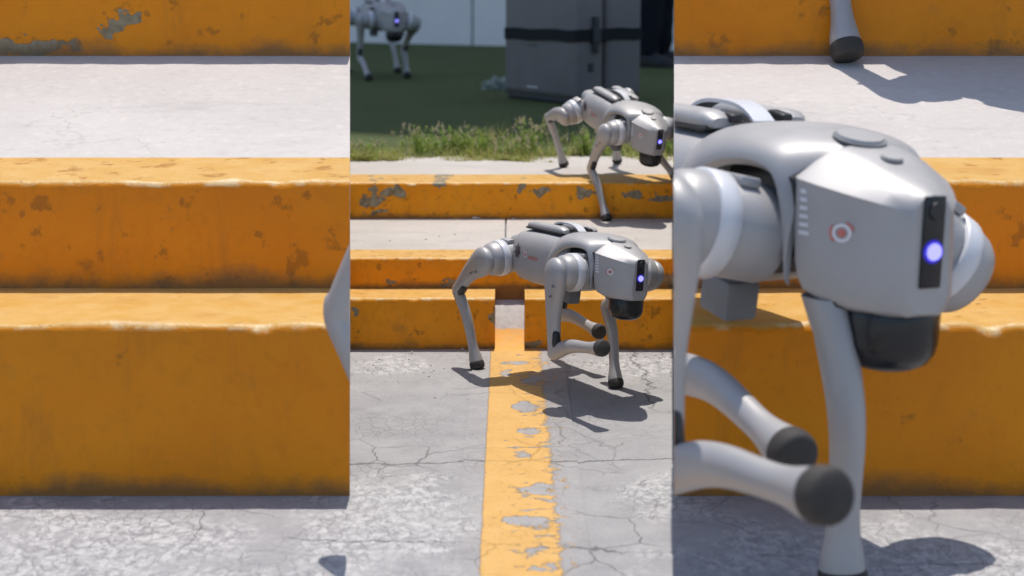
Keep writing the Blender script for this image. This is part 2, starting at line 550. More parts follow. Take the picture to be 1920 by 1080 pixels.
def sheet(name, x0, x1, y0, y1, z, mat, label, nx=2, ny=2, kind='structure'):
    bm = bmesh.new()
    vs = [[bm.verts.new((x0 + (x1 - x0) * i / nx, y0 + (y1 - y0) * j / ny, z)) for j in range(ny + 1)] for i in range(nx + 1)]
    for i in range(nx):
        for j in range(ny):
            bm.faces.new((vs[i][j], vs[i + 1][j], vs[i + 1][j + 1], vs[i][j + 1]))
    o = mesh_obj(name, bm, mat)
    o['kind'] = kind
    o['label'] = label
    return o


sheet('ground', -400, 400, -400, 400, -0.03, 'render_grey', 'grey ground around the steps reaching the horizon')
sheet('road', -12, 12, -8, 6.0, 0.0, 'road', 'cracked grey concrete road in front of the yellow kerbs', 40, 30)

# the worn stripe, a sheet of paint lying on the road
bm = bmesh.new()
rows = []
for j in range(120):
    y = 0.5 + (5.205 - 0.5) * j / 119
    w = 0.008 * (y > 5.05) * noise.noise(Vector((y * 20, 0, 3)))
    rows.append((bm.verts.new((-0.115 + w, y, 0.003)), bm.verts.new((0.155 - w, y, 0.003))))
for a, b in zip(rows, rows[1:]):
    bm.faces.new((a[0], a[1], b[1], b[0]))
o = mesh_obj('road_stripe', bm, 'stripe')
tag(o, 'worn flaking yellow stripe painted along the grey road', kind='structure')


# ------------------------------------------------------------------ kerbs and steps
def kerb(x0, x1, yf, yb, zb, zt, mat, label, rad=0.012, jit=0.0032, planes=(), step=0.015, zback=None, seed=0.0):
    zback = zt if zback is None else zback
    bm = bmesh.new()
    n = max(2, int((x1 - x0) / step))
    rings = []
    for i in range(n + 1):
        x = x0 + (x1 - x0) * i / n
        q = noise.noise(Vector((x / rad * 0.09 + seed, seed, 0)))
        q2 = noise.noise(Vector((x / rad * 0.35 + seed, seed + 5, 0)))
        q3 = noise.noise(Vector((x / rad * 0.8 + seed, seed, 8)))
        r = rad * max(0.25, 1 + 0.5 * q + 0.45 * q2 + 0.35 * q3)
        dz = jit * (q * 0.9 + q2 * 0.45 + q3 * 0.2)
        ch = max(0.0, noise.noise(Vector((x / rad * 0.22 + seed, 31, seed))) - 0.22) * rad * 1.6
        r += ch * 1.2
        dz -= ch * 0.5
        dy = jit * noise.noise(Vector((x / rad * 0.07 + seed, 9, seed)))
        ring = [Vector((x, yf + dy * 0.3, zb)), Vector((x, yf + dy, (zb + zt) / 2)), Vector((x, yf + dy, zt - r + dz))]
        for k in (1, 2, 3):
            a = math.pi / 2 * k / 4
            ring.append(Vector((x, yf + dy + r * (1 - math.cos(a)), zt + dz - r * (1 - math.sin(a)))))
        ring.append(Vector((x, yf + dy + r, zt + dz)))
        ring.append(Vector((x, (yf + yb) / 2, (zt + zback) / 2 + dz * 0.5)))
        ring.append(Vector((x, yb, zback)))
        ring.append(Vector((x, yb, zb)))
        rings.append(ring)
    loft(bm, rings)
    o = mesh_obj('kerb', bm, mat, smooth=40, cut=(None, planes) if planes else None, mat2='bounce_white')
    tag(o, label, kind='structure')
    return o


def slab(name, x0, x1, y0, y1, zb, z0, z1, mat, parent=None, planes=(), jit=0.0015, nx=30, ny=8, seed=0.0):
    """concrete slab whose top runs from z0 (front) to z1 (back)"""
    bm = bmesh.new()
    top = [[bm.verts.new((x0 + (x1 - x0) * i / nx, y0 + (y1 - y0) * j / ny,
                          z0 + (z1 - z0) * j / ny + (jit * noise.noise(Vector((i * 0.7 + seed, j * 0.9, seed))) if 0 < j < ny else 0)))
            for j in range(ny + 1)] for i in range(nx + 1)]
    for i in range(nx):
        for j in range(ny):
            bm.faces.new((top[i][j], top[i + 1][j], top[i + 1][j + 1], top[i][j + 1]))
    r = bmesh.ops.extrude_face_region(bm, geom=bm.faces[:])
    for v in r['geom']:
        if isinstance(v, bmesh.types.BMVert):
            v.co.z = zb
    return mesh_obj(name, bm, mat, parent, smooth=40, cut=(None, planes) if planes else None, mat2='bounce_white')


Y1, Y1B, Y2B, Y3, Y3B = 5.2096, 5.3702, 5.517, 6.1529, 6.374
Z1, Z2, Z3 = 0.1585, 0.2544, 0.3854
XW = 0.95
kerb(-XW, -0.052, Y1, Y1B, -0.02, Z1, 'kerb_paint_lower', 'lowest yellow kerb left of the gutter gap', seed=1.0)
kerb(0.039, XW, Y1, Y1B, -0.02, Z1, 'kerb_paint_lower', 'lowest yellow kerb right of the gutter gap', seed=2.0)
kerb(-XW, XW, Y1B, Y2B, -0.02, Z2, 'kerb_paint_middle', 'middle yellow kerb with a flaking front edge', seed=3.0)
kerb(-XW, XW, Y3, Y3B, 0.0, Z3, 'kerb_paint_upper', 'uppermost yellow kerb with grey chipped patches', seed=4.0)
# the gutter between the two lower kerbs
bm = bmesh.new()
rings = []
for i in range(9):
    x = -0.0515 + 0.0900 * i / 8
    e = 0.0025 * noise.noise(Vector((i * 0.8, 2, 0)))
    rings.append([Vector((x, Y1 - 0.035, 0.002)), Vector((x, Y1 + 0.02, 0.022 + e)), Vector((x, Y1 + 0.06, 0.055 + e)), Vector((x, Y1B - 0.03, 0.114 + e)),
                  Vector((x, Y1B - 0.002, 0.122)), Vector((x, Y1B - 0.002, -0.02)), Vector((x, Y1 - 0.035, -0.02))])
loft(bm, rings)
o = mesh_obj('gutter', bm, 'gutter', smooth=50)
tag(o, 'short concrete gutter chute between the two lowest kerbs', kind='structure')

pav = empty('pavement', (0, 5.8, 0))
tag(pav, 'pale concrete tread between the middle and upper kerbs', kind='structure')


def child_slab(parent, *a, **k):
    o = slab(*a, **k)
    o.parent = parent
    o.matrix_parent_inverse = Matrix.Translation(-Vector(parent.location))
    return o


child_slab(pav, 'slab', -XW, -0.0245, Y2B, Y3, 0.0, Z2 - 0.002, Z2 + 0.002, 'pavement_concrete', seed=1)
child_slab(pav, 'slab', -0.0185, XW, Y2B, Y3, 0.0, Z2 - 0.002, Z2 + 0.002, 'pavement_concrete', seed=5)
bm = bmesh.new()
box(bm, (-0.0215, (Y2B + Y3) / 2, 0.11), (0.0058, Y3 - Y2B - 0.004, 0.27))
o = mesh_obj('joint', bm, 'grey_plastic')
o.parent = pav
o.matrix_parent_inverse = Matrix.Translation(-Vector(pav.location))

o = slab('path', -XW, XW, Y3B, 6.95, 0.0, Z3 - 0.002, Z3 - 0.002, 'pavement_concrete', seed=9, ny=10)
tag(o, 'narrow pale concrete path behind the upper kerb', kind='structure')
o = sheet('turf', -14, 14, 6.83, 30, Z3 - 0.008, 'turf', 'dark green artificial turf in the shade behind the weeds')

# small crumbs of loose mortar and gravel
bm = bmesh.new()
rr = random.Random(4)
spots = [(-0.13, Y3 - 0.015, Z2 + 0.002, 0.011), (-0.115, Y3 - 0.012, Z2 + 0.002, 0.007), (0.005, Y3 - 0.02, Z2 + 0.002, 0.006), (-0.15, Y1 - 0.01, 0.0, 0.006)]
for _ in range(140):
    spots.append((rr.uniform(-0.6, 0.6), Y1 - abs(rr.gauss(0, 0.25)), 0.0, rr.uniform(0.0012, 0.0035)))
for _ in range(30):
    spots.append((rr.uniform(-0.6, 0.6), rr.uniform(5.55, 6.13), Z2, rr.uniform(0.001, 0.003)))
for x, y, z, r in spots:
    q = bmesh.ops.create_icosphere(bm, subdivisions=1, radius=r)
    for v in q['verts']:
        v.co = Vector((v.co.x * rr.uniform(0.8, 1.5), v.co.y, v.co.z * 0.7)) + Vector((x, y, z + r * 0.4))
o = mesh_obj('gravel', bm, 'pavement_concrete')
tag(o, 'loose crumbs of mortar and grit along the kerb feet', kind='stuff')

# ------------------------------------------------------------------ the tall near steps flanking the view
NY = 3.7565
NZ1, NYB = 0.392, 4.165
NZ2 = 0.654
NY2B, NZ2B = 4.47, 0.672
NY3, NZ3A, NZ3 = 5.40, 0.873, 1.22
NYE = 6.75
for side, word in ((-1, 'left'), (1, 'right')):
    pl = [flank_plane(side)]
    xa, xb = (-3.2, -0.2) if side < 0 else (0.2, 3.2)
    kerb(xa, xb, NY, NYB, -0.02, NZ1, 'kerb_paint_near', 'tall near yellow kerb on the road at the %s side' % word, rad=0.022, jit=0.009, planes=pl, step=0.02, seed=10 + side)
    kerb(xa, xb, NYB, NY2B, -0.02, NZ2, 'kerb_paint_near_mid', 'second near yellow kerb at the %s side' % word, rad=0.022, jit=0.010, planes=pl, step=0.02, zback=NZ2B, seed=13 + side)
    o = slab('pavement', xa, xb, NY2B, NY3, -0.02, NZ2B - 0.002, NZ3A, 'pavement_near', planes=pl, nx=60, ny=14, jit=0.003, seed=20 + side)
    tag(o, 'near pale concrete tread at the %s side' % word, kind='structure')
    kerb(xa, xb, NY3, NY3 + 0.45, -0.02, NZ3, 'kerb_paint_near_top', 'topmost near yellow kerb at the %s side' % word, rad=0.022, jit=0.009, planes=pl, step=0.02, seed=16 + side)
    o = slab('landing', xa, xb, NY3 + 0.45, NYE, -0.02, NZ3 - 0.004, NZ3 - 0.004, 'pavement_near', planes=pl, nx=30, ny=6, seed=30 + side)
    tag(o, 'raised concrete landing above the near steps at the %s side' % word, kind='structure')


# ------------------------------------------------------------------ robot dogs
L1 = L2 = 0.213
HIPX, HIPY, LEGO, HIPZ = 0.185, 0.0465, 0.1015, -0.010


def leg_ik(px, py, pz, side):
    """foot relative to the abduction joint -> abduction, thigh and shin angles (forward positive, from straight down)"""
    lo = LEGO * side
    d = math.sqrt(max(1e-4, py * py + pz * pz - lo * lo))
    al = math.atan2(pz, py) - math.atan2(-d, lo)
    l = min(math.hypot(px, d), 0.424)
    a0 = math.atan2(px, d)
    be = math.acos(min(1, l / (2 * L1)))
    phi = a0 - be
    kx, kz = L1 * math.sin(phi), -L1 * math.cos(phi)
    psi = math.atan2(l * math.sin(a0) - kx, -(-l * math.cos(a0) - kz))
    return al, phi, psi


def limb(bm, prof, org, ang, side, rot, n=30, seg=20):
    """loft along a limb: prof rows (u along, v forward, half depth, half thickness, y shift)"""
    du = Vector((math.sin(ang), 0, -math.cos(ang)))
    dv = Vector((math.cos(ang), 0, math.sin(ang)))
    rings = []
    for i in range(n + 1):
        u, v, hv, hy, ys = cr(prof, i / n)
        hv = max(hv, 0.0015)
        hy = max(hy, 0.0015)
        c = org + du * u + dv * v + Vector((0, ys * side, 0))
        rings.append([c + dv * (hv * math.cos(2 * math.pi * k / seg)) + Vector((0, hy * math.sin(2 * math.pi * k / seg), 0)) for k in range(seg)])
    loft(bm, rings)
    bm.transform(rot)
    return bm


THIGH = [(-0.040, 0.000, 0.004, 0.004, 0.0), (-0.036, 0.000, 0.018, 0.012, 0.0), (-0.022, 0.000, 0.034, 0.020, 0.0), (0.000, -0.001, 0.041, 0.023, 0.0),
         (0.030, -0.004, 0.040, 0.022, -0.002), (0.065, -0.009, 0.034, 0.020, -0.005), (0.105, -0.012, 0.0275, 0.018, -0.007), (0.145, -0.010, 0.0235, 0.0165, -0.008),
         (0.185, -0.005, 0.0215, 0.016, -0.008), (0.210, -0.001, 0.0205, 0.0155, -0.008), (0.226, 0.0005, 0.015, 0.012, -0.008), (0.2315, 0.001, 0.005, 0.005, -0.008)]
SHIN = [(-0.022, 0.0, 0.004, 0.004, -0.008), (-0.018, 0.0, 0.014, 0.011, -0.008), (0.000, 0.000, 0.0205, 0.0150, -0.008), (0.030, 0.006, 0.0205, 0.0150, -0.008),
        (0.065, 0.0115, 0.0190, 0.0145, -0.008), (0.100, 0.0115, 0.0172, 0.0140, -0.008), (0.135, 0.0075, 0.0155, 0.0135, -0.008), (0.162, 0.0040, 0.0150, 0.0135, -0.008),
        (0.182, 0.002, 0.0165, 0.0155, -0.008), (0.202, 0.000, 0.0200, 0.0195, -0.008), (0.2135, 0.0, 0.0208, 0.0202, -0.008)]
FOOT = [(0.2110, 0, 0.0203, 0.0198, -0.008), (0.2135, 0, 0.0220, 0.0214, -0.008), (0.221, 0, 0.0226, 0.0219, -0.008), (0.2280, 0, 0.0216, 0.0210, -0.008),
        (0.2325, 0, 0.0180, 0.0175, -0.008), (0.2345, 0, 0.006, 0.006, -0.008)]


def super_ring(x, hw, zt, zb, n=32, e=3.2):
    r = []
    for k in range(n):
        a = 2 * math.pi * k / n
        ca, sa = math.cos(a), math.sin(a)
        y = hw * math.copysign(abs(ca) ** (2 / e), ca)
        h = (zt - zb) / 2
        z = (zt + zb) / 2 + h * math.copysign(abs(sa) ** (2 / e), sa)
        r.append(Vector((x, y, z)))
    return r


def decal(poly, bvh, side, off):
    """push flat outline points (x, z) sideways on to a body surface; returns 3-D points"""
    out = []
    for x, z in poly:
        h = bvh.ray_cast(Vector((x, side * 0.4, z)), Vector((0, -side, 0)))
        y = h[0].y if h[0] is not None else side * 0.09
        out.append(Vector((x, y + side * off, z)))
    return out


def make_robot(loc, yaw, pitch, roll, height, scale, feet, label, group=None, planes=None, decals=True, extra_leg=None, wide=0.0):
    """feet: {'FR': (forward, left, up) of the foot's ball relative to its hip joint, robot units}"""
    root = empty('robot_dog', (loc[0], loc[1], loc[2]), (0, 0, yaw), scale)
    tag(root, label, 'robot dog', group)
    B = Matrix.Translation((0, 0, height)) @ Matrix.Rotation(pitch, 4, 'Y') @ Matrix.Rotation(roll, 4, 'X')
    W = Matrix.Translation(loc) @ Matrix.Rotation(yaw, 4, 'Z') @ Matrix.Scale(scale, 4)
    cut = (W, planes) if planes else None

    def part(name, bm, mat, parent=root, smooth=35, body=True, label=None, cut_=cut):
        if body:
            bm.transform(B)
        o = mesh_obj(name, bm, mat, parent, smooth, cut_)
        if o is not None and label:
            o['label'] = label
        return o

    # trunk shell
    bm = bmesh.new()
    tr = [(-0.245, 0.030, 0.030, -0.028), (-0.240, 0.044, 0.042, -0.040), (-0.200, 0.048, 0.048, -0.046), (-0.166, 0.052, 0.052, -0.050), (-0.160, 0.072, 0.060, -0.062),
          (-0.150, 0.086, 0.066, -0.070), (-0.130, 0.094, 0.070, -0.076), (-0.08, 0.098, 0.073, -0.080), (-0.02, 0.099, 0.074, -0.081), (0.05, 0.095, 0.074, -0.080),
          (0.09, 0.088, 0.072, -0.076), (0.105, 0.076, 0.068, -0.068)]
    loft(bm, [super_ring(*s) for s in tr])
    bvh = BVHTree.FromBMesh(bm)
    trunk = part('trunk', bm, 'silver_paint', smooth=32)
    # dark bay behind the front hips
    bm = bmesh.new()
    loft(bm, [super_ring(x, hw, zt, zb, 24) for x, hw, zt, zb in ((0.100, 0.070, 0.060, -0.058), (0.115, 0.062, 0.076, -0.056), (0.19, 0.056, 0.078, -0.05), (0.246, 0.056, 0.066, -0.045))])
    part('hip_bay', bm, 'black_plastic')
    # cowl arching over the front hips
    bm = bmesh.new()
    cw = [(0.035, 0.0970, -0.030, 0.0780), (0.065, 0.0970, 0.012, 0.0825), (0.095, 0.0955, 0.038, 0.0865), (0.125, 0.0930, 0.052, 0.0890), (0.155, 0.0905, 0.058, 0.0890),
          (0.190, 0.0880, 0.058, 0.0865), (0.214, 0.0850, 0.048, 0.0830), (0.228, 0.0830, 0.014, 0.0808), (0.2375, 0.0815, -0.046, 0.0790)]
    grid = []
    NS, NC = 40, 28
    for i in range(NS + 1):
        x, hw, ze, zt = cr(cw, i / NS)
        row = []
        for j in range(NC + 1):
            a = math.pi * j / NC
            ca, sa = math.cos(a), math.sin(a)
            y = hw * math.copysign(abs(ca) ** 0.85, ca)
            z = ze + (zt - ze) * abs(sa) ** 0.85
            row.append((Vector((x, y, z)), Vector((x, y * 0.93, z - 0.006))))
        grid.append(row)
    vo = [[bm.verts.new(p[0]) for p in r] for r in grid]
    vi = [[bm.verts.new(p[1]) for p in r] for r in grid]
    for i in range(NS):
        for j in range(NC):
            bm.faces.new((vo[i][j], vo[i + 1][j], vo[i + 1][j + 1], vo[i][j + 1]))
            bm.faces.new((vi[i][j + 1], vi[i + 1][j + 1], vi[i + 1][j], vi[i][j]))
        for j in (0, NC):
            bm.faces.new((vo[i][j], vi[i][j], vi[i + 1][j], vo[i + 1][j]))
    for j in range(NC):
        for i in (0, NS):
            bm.faces.new((vo[i][j], vo[i][j + 1], vi[i][j + 1], vi[i][j]))
    part('cowl', bm, 'silver_paint', smooth=40)
    # head
    hs = [(0.2435, 0.0778, 0.040, 0.0790, 0.0500, 0.0750, -0.042), (0.250, 0.0765, 0.039, 0.0785, 0.0485, 0.0755, -0.056), (0.270, 0.0710, 0.034, 0.0715, 0.0450, 0.0695, -0.0630),
          (0.296, 0.0620, 0.027, 0.0575, 0.0395, 0.0575, -0.0660), (0.320, 0.0535, 0.0205, 0.0420, 0.0345, 0.0440, -0.0665), (0.337, 0.0470, 0.0145, 0.0270, 0.0300, 0.0305, -0.0655),
          (0.3425, 0.0435, 0.0120, 0.0195, 0.0275, 0.0220, -0.062)]
    bm = bmesh.new()
    rings = []
    for x, zt, wt, wc, zc, wb, zb in hs:
        half = [(0.0, zt), (wt * 0.6, zt - 0.001), (wt, zt - 0.004), ((wt + wc) / 2, (zt - 0.004 + zc) / 2 + 0.0015), (wc, zc), (wc - 0.0015, zc - 0.007), ((wc + wb) / 2, (zc + zb) / 2),
                (wb, zb + 0.016), (wb - 0.006, zb + 0.004), (wb - 0.013, zb), (0.0, zb)]
        ring = [Vector((x, -y, z)) for y, z in half] + [Vector((x, y, z)) for y, z in half[-2:0:-1]]
        rings.append(ring)
    loft(bm, rings)
    hbvh = BVHTree.FromBMesh(bm)
    bmesh.ops.bevel(bm, geom=[e for e in bm.edges if len(e.link_faces) == 2 and e.calc_face_angle(0) > math.radians(42)], offset=0.0028, segments=3, affect='EDGES')
    head = part('head', bm, 'silver_paint', smooth=28)
    if head:
        wm = head.modifiers.new('weighted', 'WEIGHTED_NORMAL')
        wm.keep_sharp = True
    hp = head if head else root
    bm = bmesh.new()
    x, zt, wt, wc, zc, wb, zb = hs[0]
    half = [(0.0, zt), (wt, zt - 0.004), (wc, zc), (wc - 0.0015, zc - 0.007), (wb, zb + 0.016), (wb - 0.013, zb), (0.0, zb)]
    half = [(y * 0.965, z * 0.955) for y, z in half]
    ring = [(-y, z) for y, z in half] + [(y, z) for y, z in half[-2:0:-1]]
    loft(bm, [[Vector((xx_, y, z)) for y, z in ring] for xx_ in (0.226, 0.246)])
    part('head_gasket', bm, 'black_plastic')
    # face strip, camera, lamp
    bm = bmesh.new()
    box(bm, (0.3435, 0, 0.0020), (0.004, 0.0225, 0.082), None, 0.0015, 2)
    part('face_strip', bm, 'black_gloss', hp)
    bm = bmesh.new()
    bmesh.ops.create_cone(bm, cap_ends=True, segments=20, radius1=0.0085, radius2=0.0075, depth=0.004, matrix=Matrix.Translation((0.3465, 0, 0.0300)) @ Matrix.Rotation(math.pi / 2, 4, 'Y'))
    part('camera_lens', bm, 'black_plastic', hp)
    bm = bmesh.new()
    bmesh.ops.create_cone(bm, cap_ends=True, segments=24, radius1=0.0108, radius2=0.0100, depth=0.0016, matrix=Matrix.Translation((0.3460, 0, -0.006)) @ Matrix.Rotation(math.pi / 2, 4, 'Y'))
    part('lamp_rim', bm, 'blue_led_rim', hp)
    bm = bmesh.new()
    bmesh.ops.create_cone(bm, cap_ends=True, segments=24, radius1=0.0082, radius2=0.0072, depth=0.003, matrix=Matrix.Translation((0.3470, 0, -0.006)) @ Matrix.Rotation(math.pi / 2, 4, 'Y'))
    part('lamp', bm, 'blue_led', hp, label='glowing blue round lamp')
    # top button discs
    for bx_, r, h_ in ((0.228, 0.023, 0.0045), (0.278, 0.0095, 0.003)):
        hit = hbvh.ray_cast(Vector((bx_, 0, 0.3)), Vector((0, 0, -1)))
        bm = bmesh.new()
        tilt = Matrix.Rotation(0.2, 4, 'Y')
        bmesh.ops.create_cone(bm, cap_ends=True, segments=32, radius1=r, radius2=r * 0.93, depth=h_, matrix=Matrix.Translation((bx_, 0, (0.0815 if bx_ < 0.25 else hit[0].z) + h_ * 0.4)) @ tilt)
        b_ = part('button', bm, 'silver_paint', hp)
        bm = bmesh.new()
        bmesh.ops.create_cone(bm, cap_ends=True, segments=32, radius1=r * 1.1, radius2=r * 1.1, depth=0.002, matrix=Matrix.Translation((bx_, 0, (0.0815 if bx_ < 0.25 else hit[0].z) + 0.0002)) @ tilt)
        part('button_seat', bm, 'grey_plastic', hp)
    # vent teeth at the rear edge of the cheek
    for sd_ in (-1, 1):
        for k in range(6):
            pts = decal([(0.2505, 0.040 - k * 0.0075), (0.2555 + 0.001 * k, 0.040 - k * 0.0075), (0.2565 + 0.001 * k, 0.0362 - k * 0.0075), (0.2505, 0.0362 - k * 0.0075)], hbvh, sd_, 0.0008)
            bm = bmesh.new()
            bm.faces.new([bm.verts.new(p) for p in pts])
            r = bmesh.ops.extrude_face_region(bm, geom=bm.faces[:])
            for v in r['geom']:
                if isinstance(v, bmesh.types.BMVert):
                    v.co.y -= sd_ * 0.003
            part('vent', bm, 'pale_paint', hp, smooth=None)
    # chin lidar
    bm = bmesh.new()
    rings = []
    for z, r in ((-0.064, 0.040), (-0.066, 0.0445), (-0.070, 0.0460), (-0.096, 0.0455), (-0.106, 0.0430), (-0.115, 0.0365), (-0.1205, 0.026), (-0.1225, 0.010)):
        rings.append([Vector((0.290 + r * math.cos(2 * math.pi * k / 32) * 0.98, r * math.sin(2 * math.pi * k / 32), z)) for k in range(32)])
    loft(bm, rings)
    part('lidar', bm, 'black_gloss', root, smooth=40)
    bm = bmesh.new()
    rings = []
    for z, r in ((-0.056, 0.040), (-0.0655, 0.0415)):
        rings.append([Vector((0.290 + r * math.cos(2 * math.pi * k / 32), r * math.sin(2 * math.pi * k / 32), z)) for k in range(32)])
    loft(bm, rings)
    part('lidar_mount', bm, 'grey_plastic', root)
    # belly block under the front hips
    for sd_ in (-1, 1):
        bm = bmesh.new()
        box(bm, (0.135, sd_ * 0.075, -0.078), (0.052, 0.038, 0.040), Matrix.Rotation(0.12, 4, 'Y'), 0.006, 2)
        part('belly_block', bm, 'grey_plastic', root)
    # back rails with dark channel, strap
    for sd_ in (-1, 1):
        bm = bmesh.new()
        rings = []
        for x, w, h in ((-0.128, 0.006, 0.004), (-0.124, 0.014, 0.009), (-0.112, 0.019, 0.0125), (-0.05, 0.020, 0.0135), (0.03, 0.020, 0.0135), (0.046, 0.019, 0.012), (0.056, 0.012, 0.007)):
            z0 = 0.079
            rings.append([Vector((x, sd_ * 0.043 + w * cy_, z0 + h * cz_)) for cy_, cz_ in ((-1, 0), (-1, 0.55), (-0.7, 1), (0, 1.1), (0.7, 1), (1, 0.55), (1, 0), (0.8, -0.35), (-0.8, -0.35))])
        loft(bm, rings)
        rail = part('handle_rail', bm, 'silver_paint', root, smooth=50)
        bm = bmesh.new()
        box(bm, (-0.036, sd_ * 0.043, 0.0755), (0.176, 0.0425, 0.006), None, 0.002, 1)
        part('rail_seat', bm, 'black_plastic', rail if rail else root)
        bm = bmesh.new()
        box(bm, (0.047, sd_ * 0.030, 0.0875), (0.030, 0.014, 0.009), Matrix.Rotation(0.1, 4, 'Y'), 0.003, 2)
        part('rail_clip', bm, 'black_plastic', rail if rail else root)
    bm = bmesh.new()
    box(bm, (-0.04, 0, 0.0755), (0.17, 0.036, 0.007), None, 0.002, 1)
    part('back_channel', bm, 'black_plastic', root)
    bm = bmesh.new()
    rings = []
    for i in range(15):
        a = -1 + 2 * i / 14
        x = -0.07 + 0.135 * (i / 14)
        zz = 0.080 + 0.017 * (1 - (a * a) ** 1.5)
        rings.append([Vector((x, -0.0125, zz)), Vector((x, 0.0125, zz)), Vector((x, 0.0125, zz + 0.004)), Vector((x, -0.0125, zz + 0.004))])
    loft(bm, rings)
    part('carry_strap', bm, 'pale_paint', root, smooth=50)
    # printed marks: star, ring and red lettering on each flank, ring on each cheek
    if decals:
        tp = trunk if trunk else root
        for sd_ in (-1, 1):
            star = []
            for k in range(14):
                r = 0.021 if k % 2 == 0 else 0.0105
                a = math.pi * k / 7 + math.pi / 2
                star.append((-0.108 + r * math.cos(a) * 0.95, 0.010 + r * math.sin(a) * 1.15))
            pts = decal(star, bvh, sd_, 0.0022)
            cpt = decal([(-0.108, 0.010)], bvh, sd_, 0.0024)[0]
            bm = bmesh.new()
            vc = bm.verts.new(cpt)
            vs = [bm.verts.new(p) for p in pts]
            for k in range(14):
                bm.faces.new((vc, vs[k], vs[(k + 1) % 14]))
            part('star_emblem', bm, 'dark_print', tp, smooth=None, label='dark seven-pointed star badge')

            def ring_mark(cx, cz, r, bv, parent, thick=0.35):
                o_ = [(cx + r * math.cos(2 * math.pi * k / 20), cz + r * math.sin(2 * math.pi * k / 20)) for k in range(20)]
                i_ = [(cx + r * (1 - thick) * math.cos(2 * math.pi * k / 20), cz + r * (1 - thick) * math.sin(2 * math.pi * k / 20)) for k in range(20)]
                po, pi_ = decal(o_, bv, sd_, 0.0009), decal(i_, bv, sd_, 0.0009)
                bm_ = bmesh.new()
                a_ = [bm_.verts.new(p) for p in po]
                b_ = [bm_.verts.new(p) for p in pi_]
                for k in range(20):
                    bm_.faces.new((a_[k], a_[(k + 1) % 20], b_[(k + 1) % 20], b_[k]))
                part('ring_mark', bm_, 'white_print', parent, smooth=None)
                c_ = [(cx + r * 0.42 * math.cos(2 * math.pi * k / 12), cz + r * 0.42 * math.sin(2 * math.pi * k / 12)) for k in range(12)]
                bm_ = bmesh.new()
                bm_.faces.new([bm_.verts.new(p) for p in decal(c_, bv, sd_, 0.0009)])
                for k0, k1 in ((1, 4), (8, 13)):
                    q = [(cx + r * rr_ * math.cos(2 * math.pi * k / 20), cz + r * rr_ * math.sin(2 * math.pi * k / 20)) for rr_, ks in ((1.3, range(k0, k1 + 1)), (1.08, range(k1, k0 - 1, -1))) for k in ks]
                    bm_.faces.new([bm_.verts.new(p) for p in decal(q, bv, sd_, 0.0009)])
                part('red_mark', bm_, 'red_print', parent, smooth=None)

            ring_mark(-0.062, 0.006, 0.0085, bvh, tp)
            ring_mark(0.292, 0.005, 0.0085, hbvh, hp)
            xx = -0.047
            bm = bmesh.new()
            rl = random.Random(3)
            for k in range(9):
                w = 0.0042
                for (dx0, dx1, dz0, dz1) in ((0, 0.0012, -0.005, 0.005), (0, w - 0.001, 0.0035, 0.005) if k % 2 else (0, w - 0.001, -0.005, -0.0035), (w - 0.0022, w - 0.001, -0.005, 0.005 if k % 3 else 0.001)):
                    q = [(xx + dx0, dz0), (xx + dx1, dz0), (xx + dx1, dz1), (xx + dx0, dz1)]
                    bm.faces.new([bm.verts.new(p) for p in decal(q, bvh, sd_, 0.0009)])
                xx += w + 0.0012
            part('red_lettering', bm, 'red_print', tp, smooth=None)

    # legs
    for key, (hx, hs_) in {'FR': (HIPX, -1), 'FL': (HIPX, 1), 'RR': (-HIPX, -1), 'RL': (-HIPX, 1)}.items():
        cut_l = cut_m = cut
        if extra_leg and key in extra_leg:
            HW, ophi, opsi, pls, keep = extra_leg[key]
            cut_l = (W, pls)
        fx, fy, fz = feet[key]
        al, phi, psi = leg_ik(fx, fy, fz, hs_)
        org = Vector((0, LEGO * hs_, 0))
        R = Matrix.Translation(Vector((hx, (HIPY + wide) * hs_, HIPZ))) @ Matrix.Rotation(al, 4, 'X')
        R0 = R
        if extra_leg and key in extra_leg:
            R = (W @ B).inverted() @ HW
            phi, psi = ophi, opsi
        knee = org + Vector((L1 * math.sin(phi), 0, -L1 * math.cos(phi)))
        y0 = LEGO * hs_
        bm = limb(bmesh.new(), THIGH, org + Vector((0, 0.010 * hs_, 0)), phi, hs_, R)
        leg = part('leg', bm, 'silver_paint', smooth=60, cut_=cut_l)
        lp = leg if leg else root

        def rev(prof, seg=36):
            b = bmesh.new()
            revolve_y(b, [(y * hs_ - 0, r) for y, r in prof], seg)
            b.transform(R0)
            return b

        own = not (extra_leg and key in extra_leg) or keep
        if own:
          part('hip_neck', rev([(-0.012 - wide, 0.030), (0.016 - wide, 0.036), (0.020, 0.036)]), 'black_plastic', lp, cut_=cut_m)
          part('hip_motor', rev([(0.017 - wide * 0.8, 0.040), (0.020 - wide * 0.8, 0.0455), (0.024 - wide * 0.8, 0.047), (0.045, 0.047), (0.048, 0.045)]), 'silver_paint', lp, cut_=cut_m)
          part('motor_ring', rev([(0.0475, 0.0490), (0.0495, 0.0512), (0.0690, 0.0512), (0.0710, 0.0495)]), 'pale_paint', lp, smooth=50, cut_=cut_m)
          part('motor_cap', rev([(0.0705, 0.0480), (0.078, 0.0480), (0.090, 0.0458), (0.098, 0.0420), (0.104, 0.034), (0.106, 0.02)]), 'silver_paint', lp, smooth=50, cut_=cut_m)
          bm = bmesh.new()
          box(bm, (0.004, 0.033 * hs_, 0.046), (0.044, 0.022, 0.010), None, 0.0025, 2)
          bm.transform(R0)
          part('motor_plate', bm, 'silver_paint', lp, cut_=cut_m)
        part('shin', limb(bmesh.new(), SHIN, knee + Vector((0, 0.010 * hs_, 0)), psi, hs_, R), 'silver_paint', lp, smooth=60, cut_=cut_l)
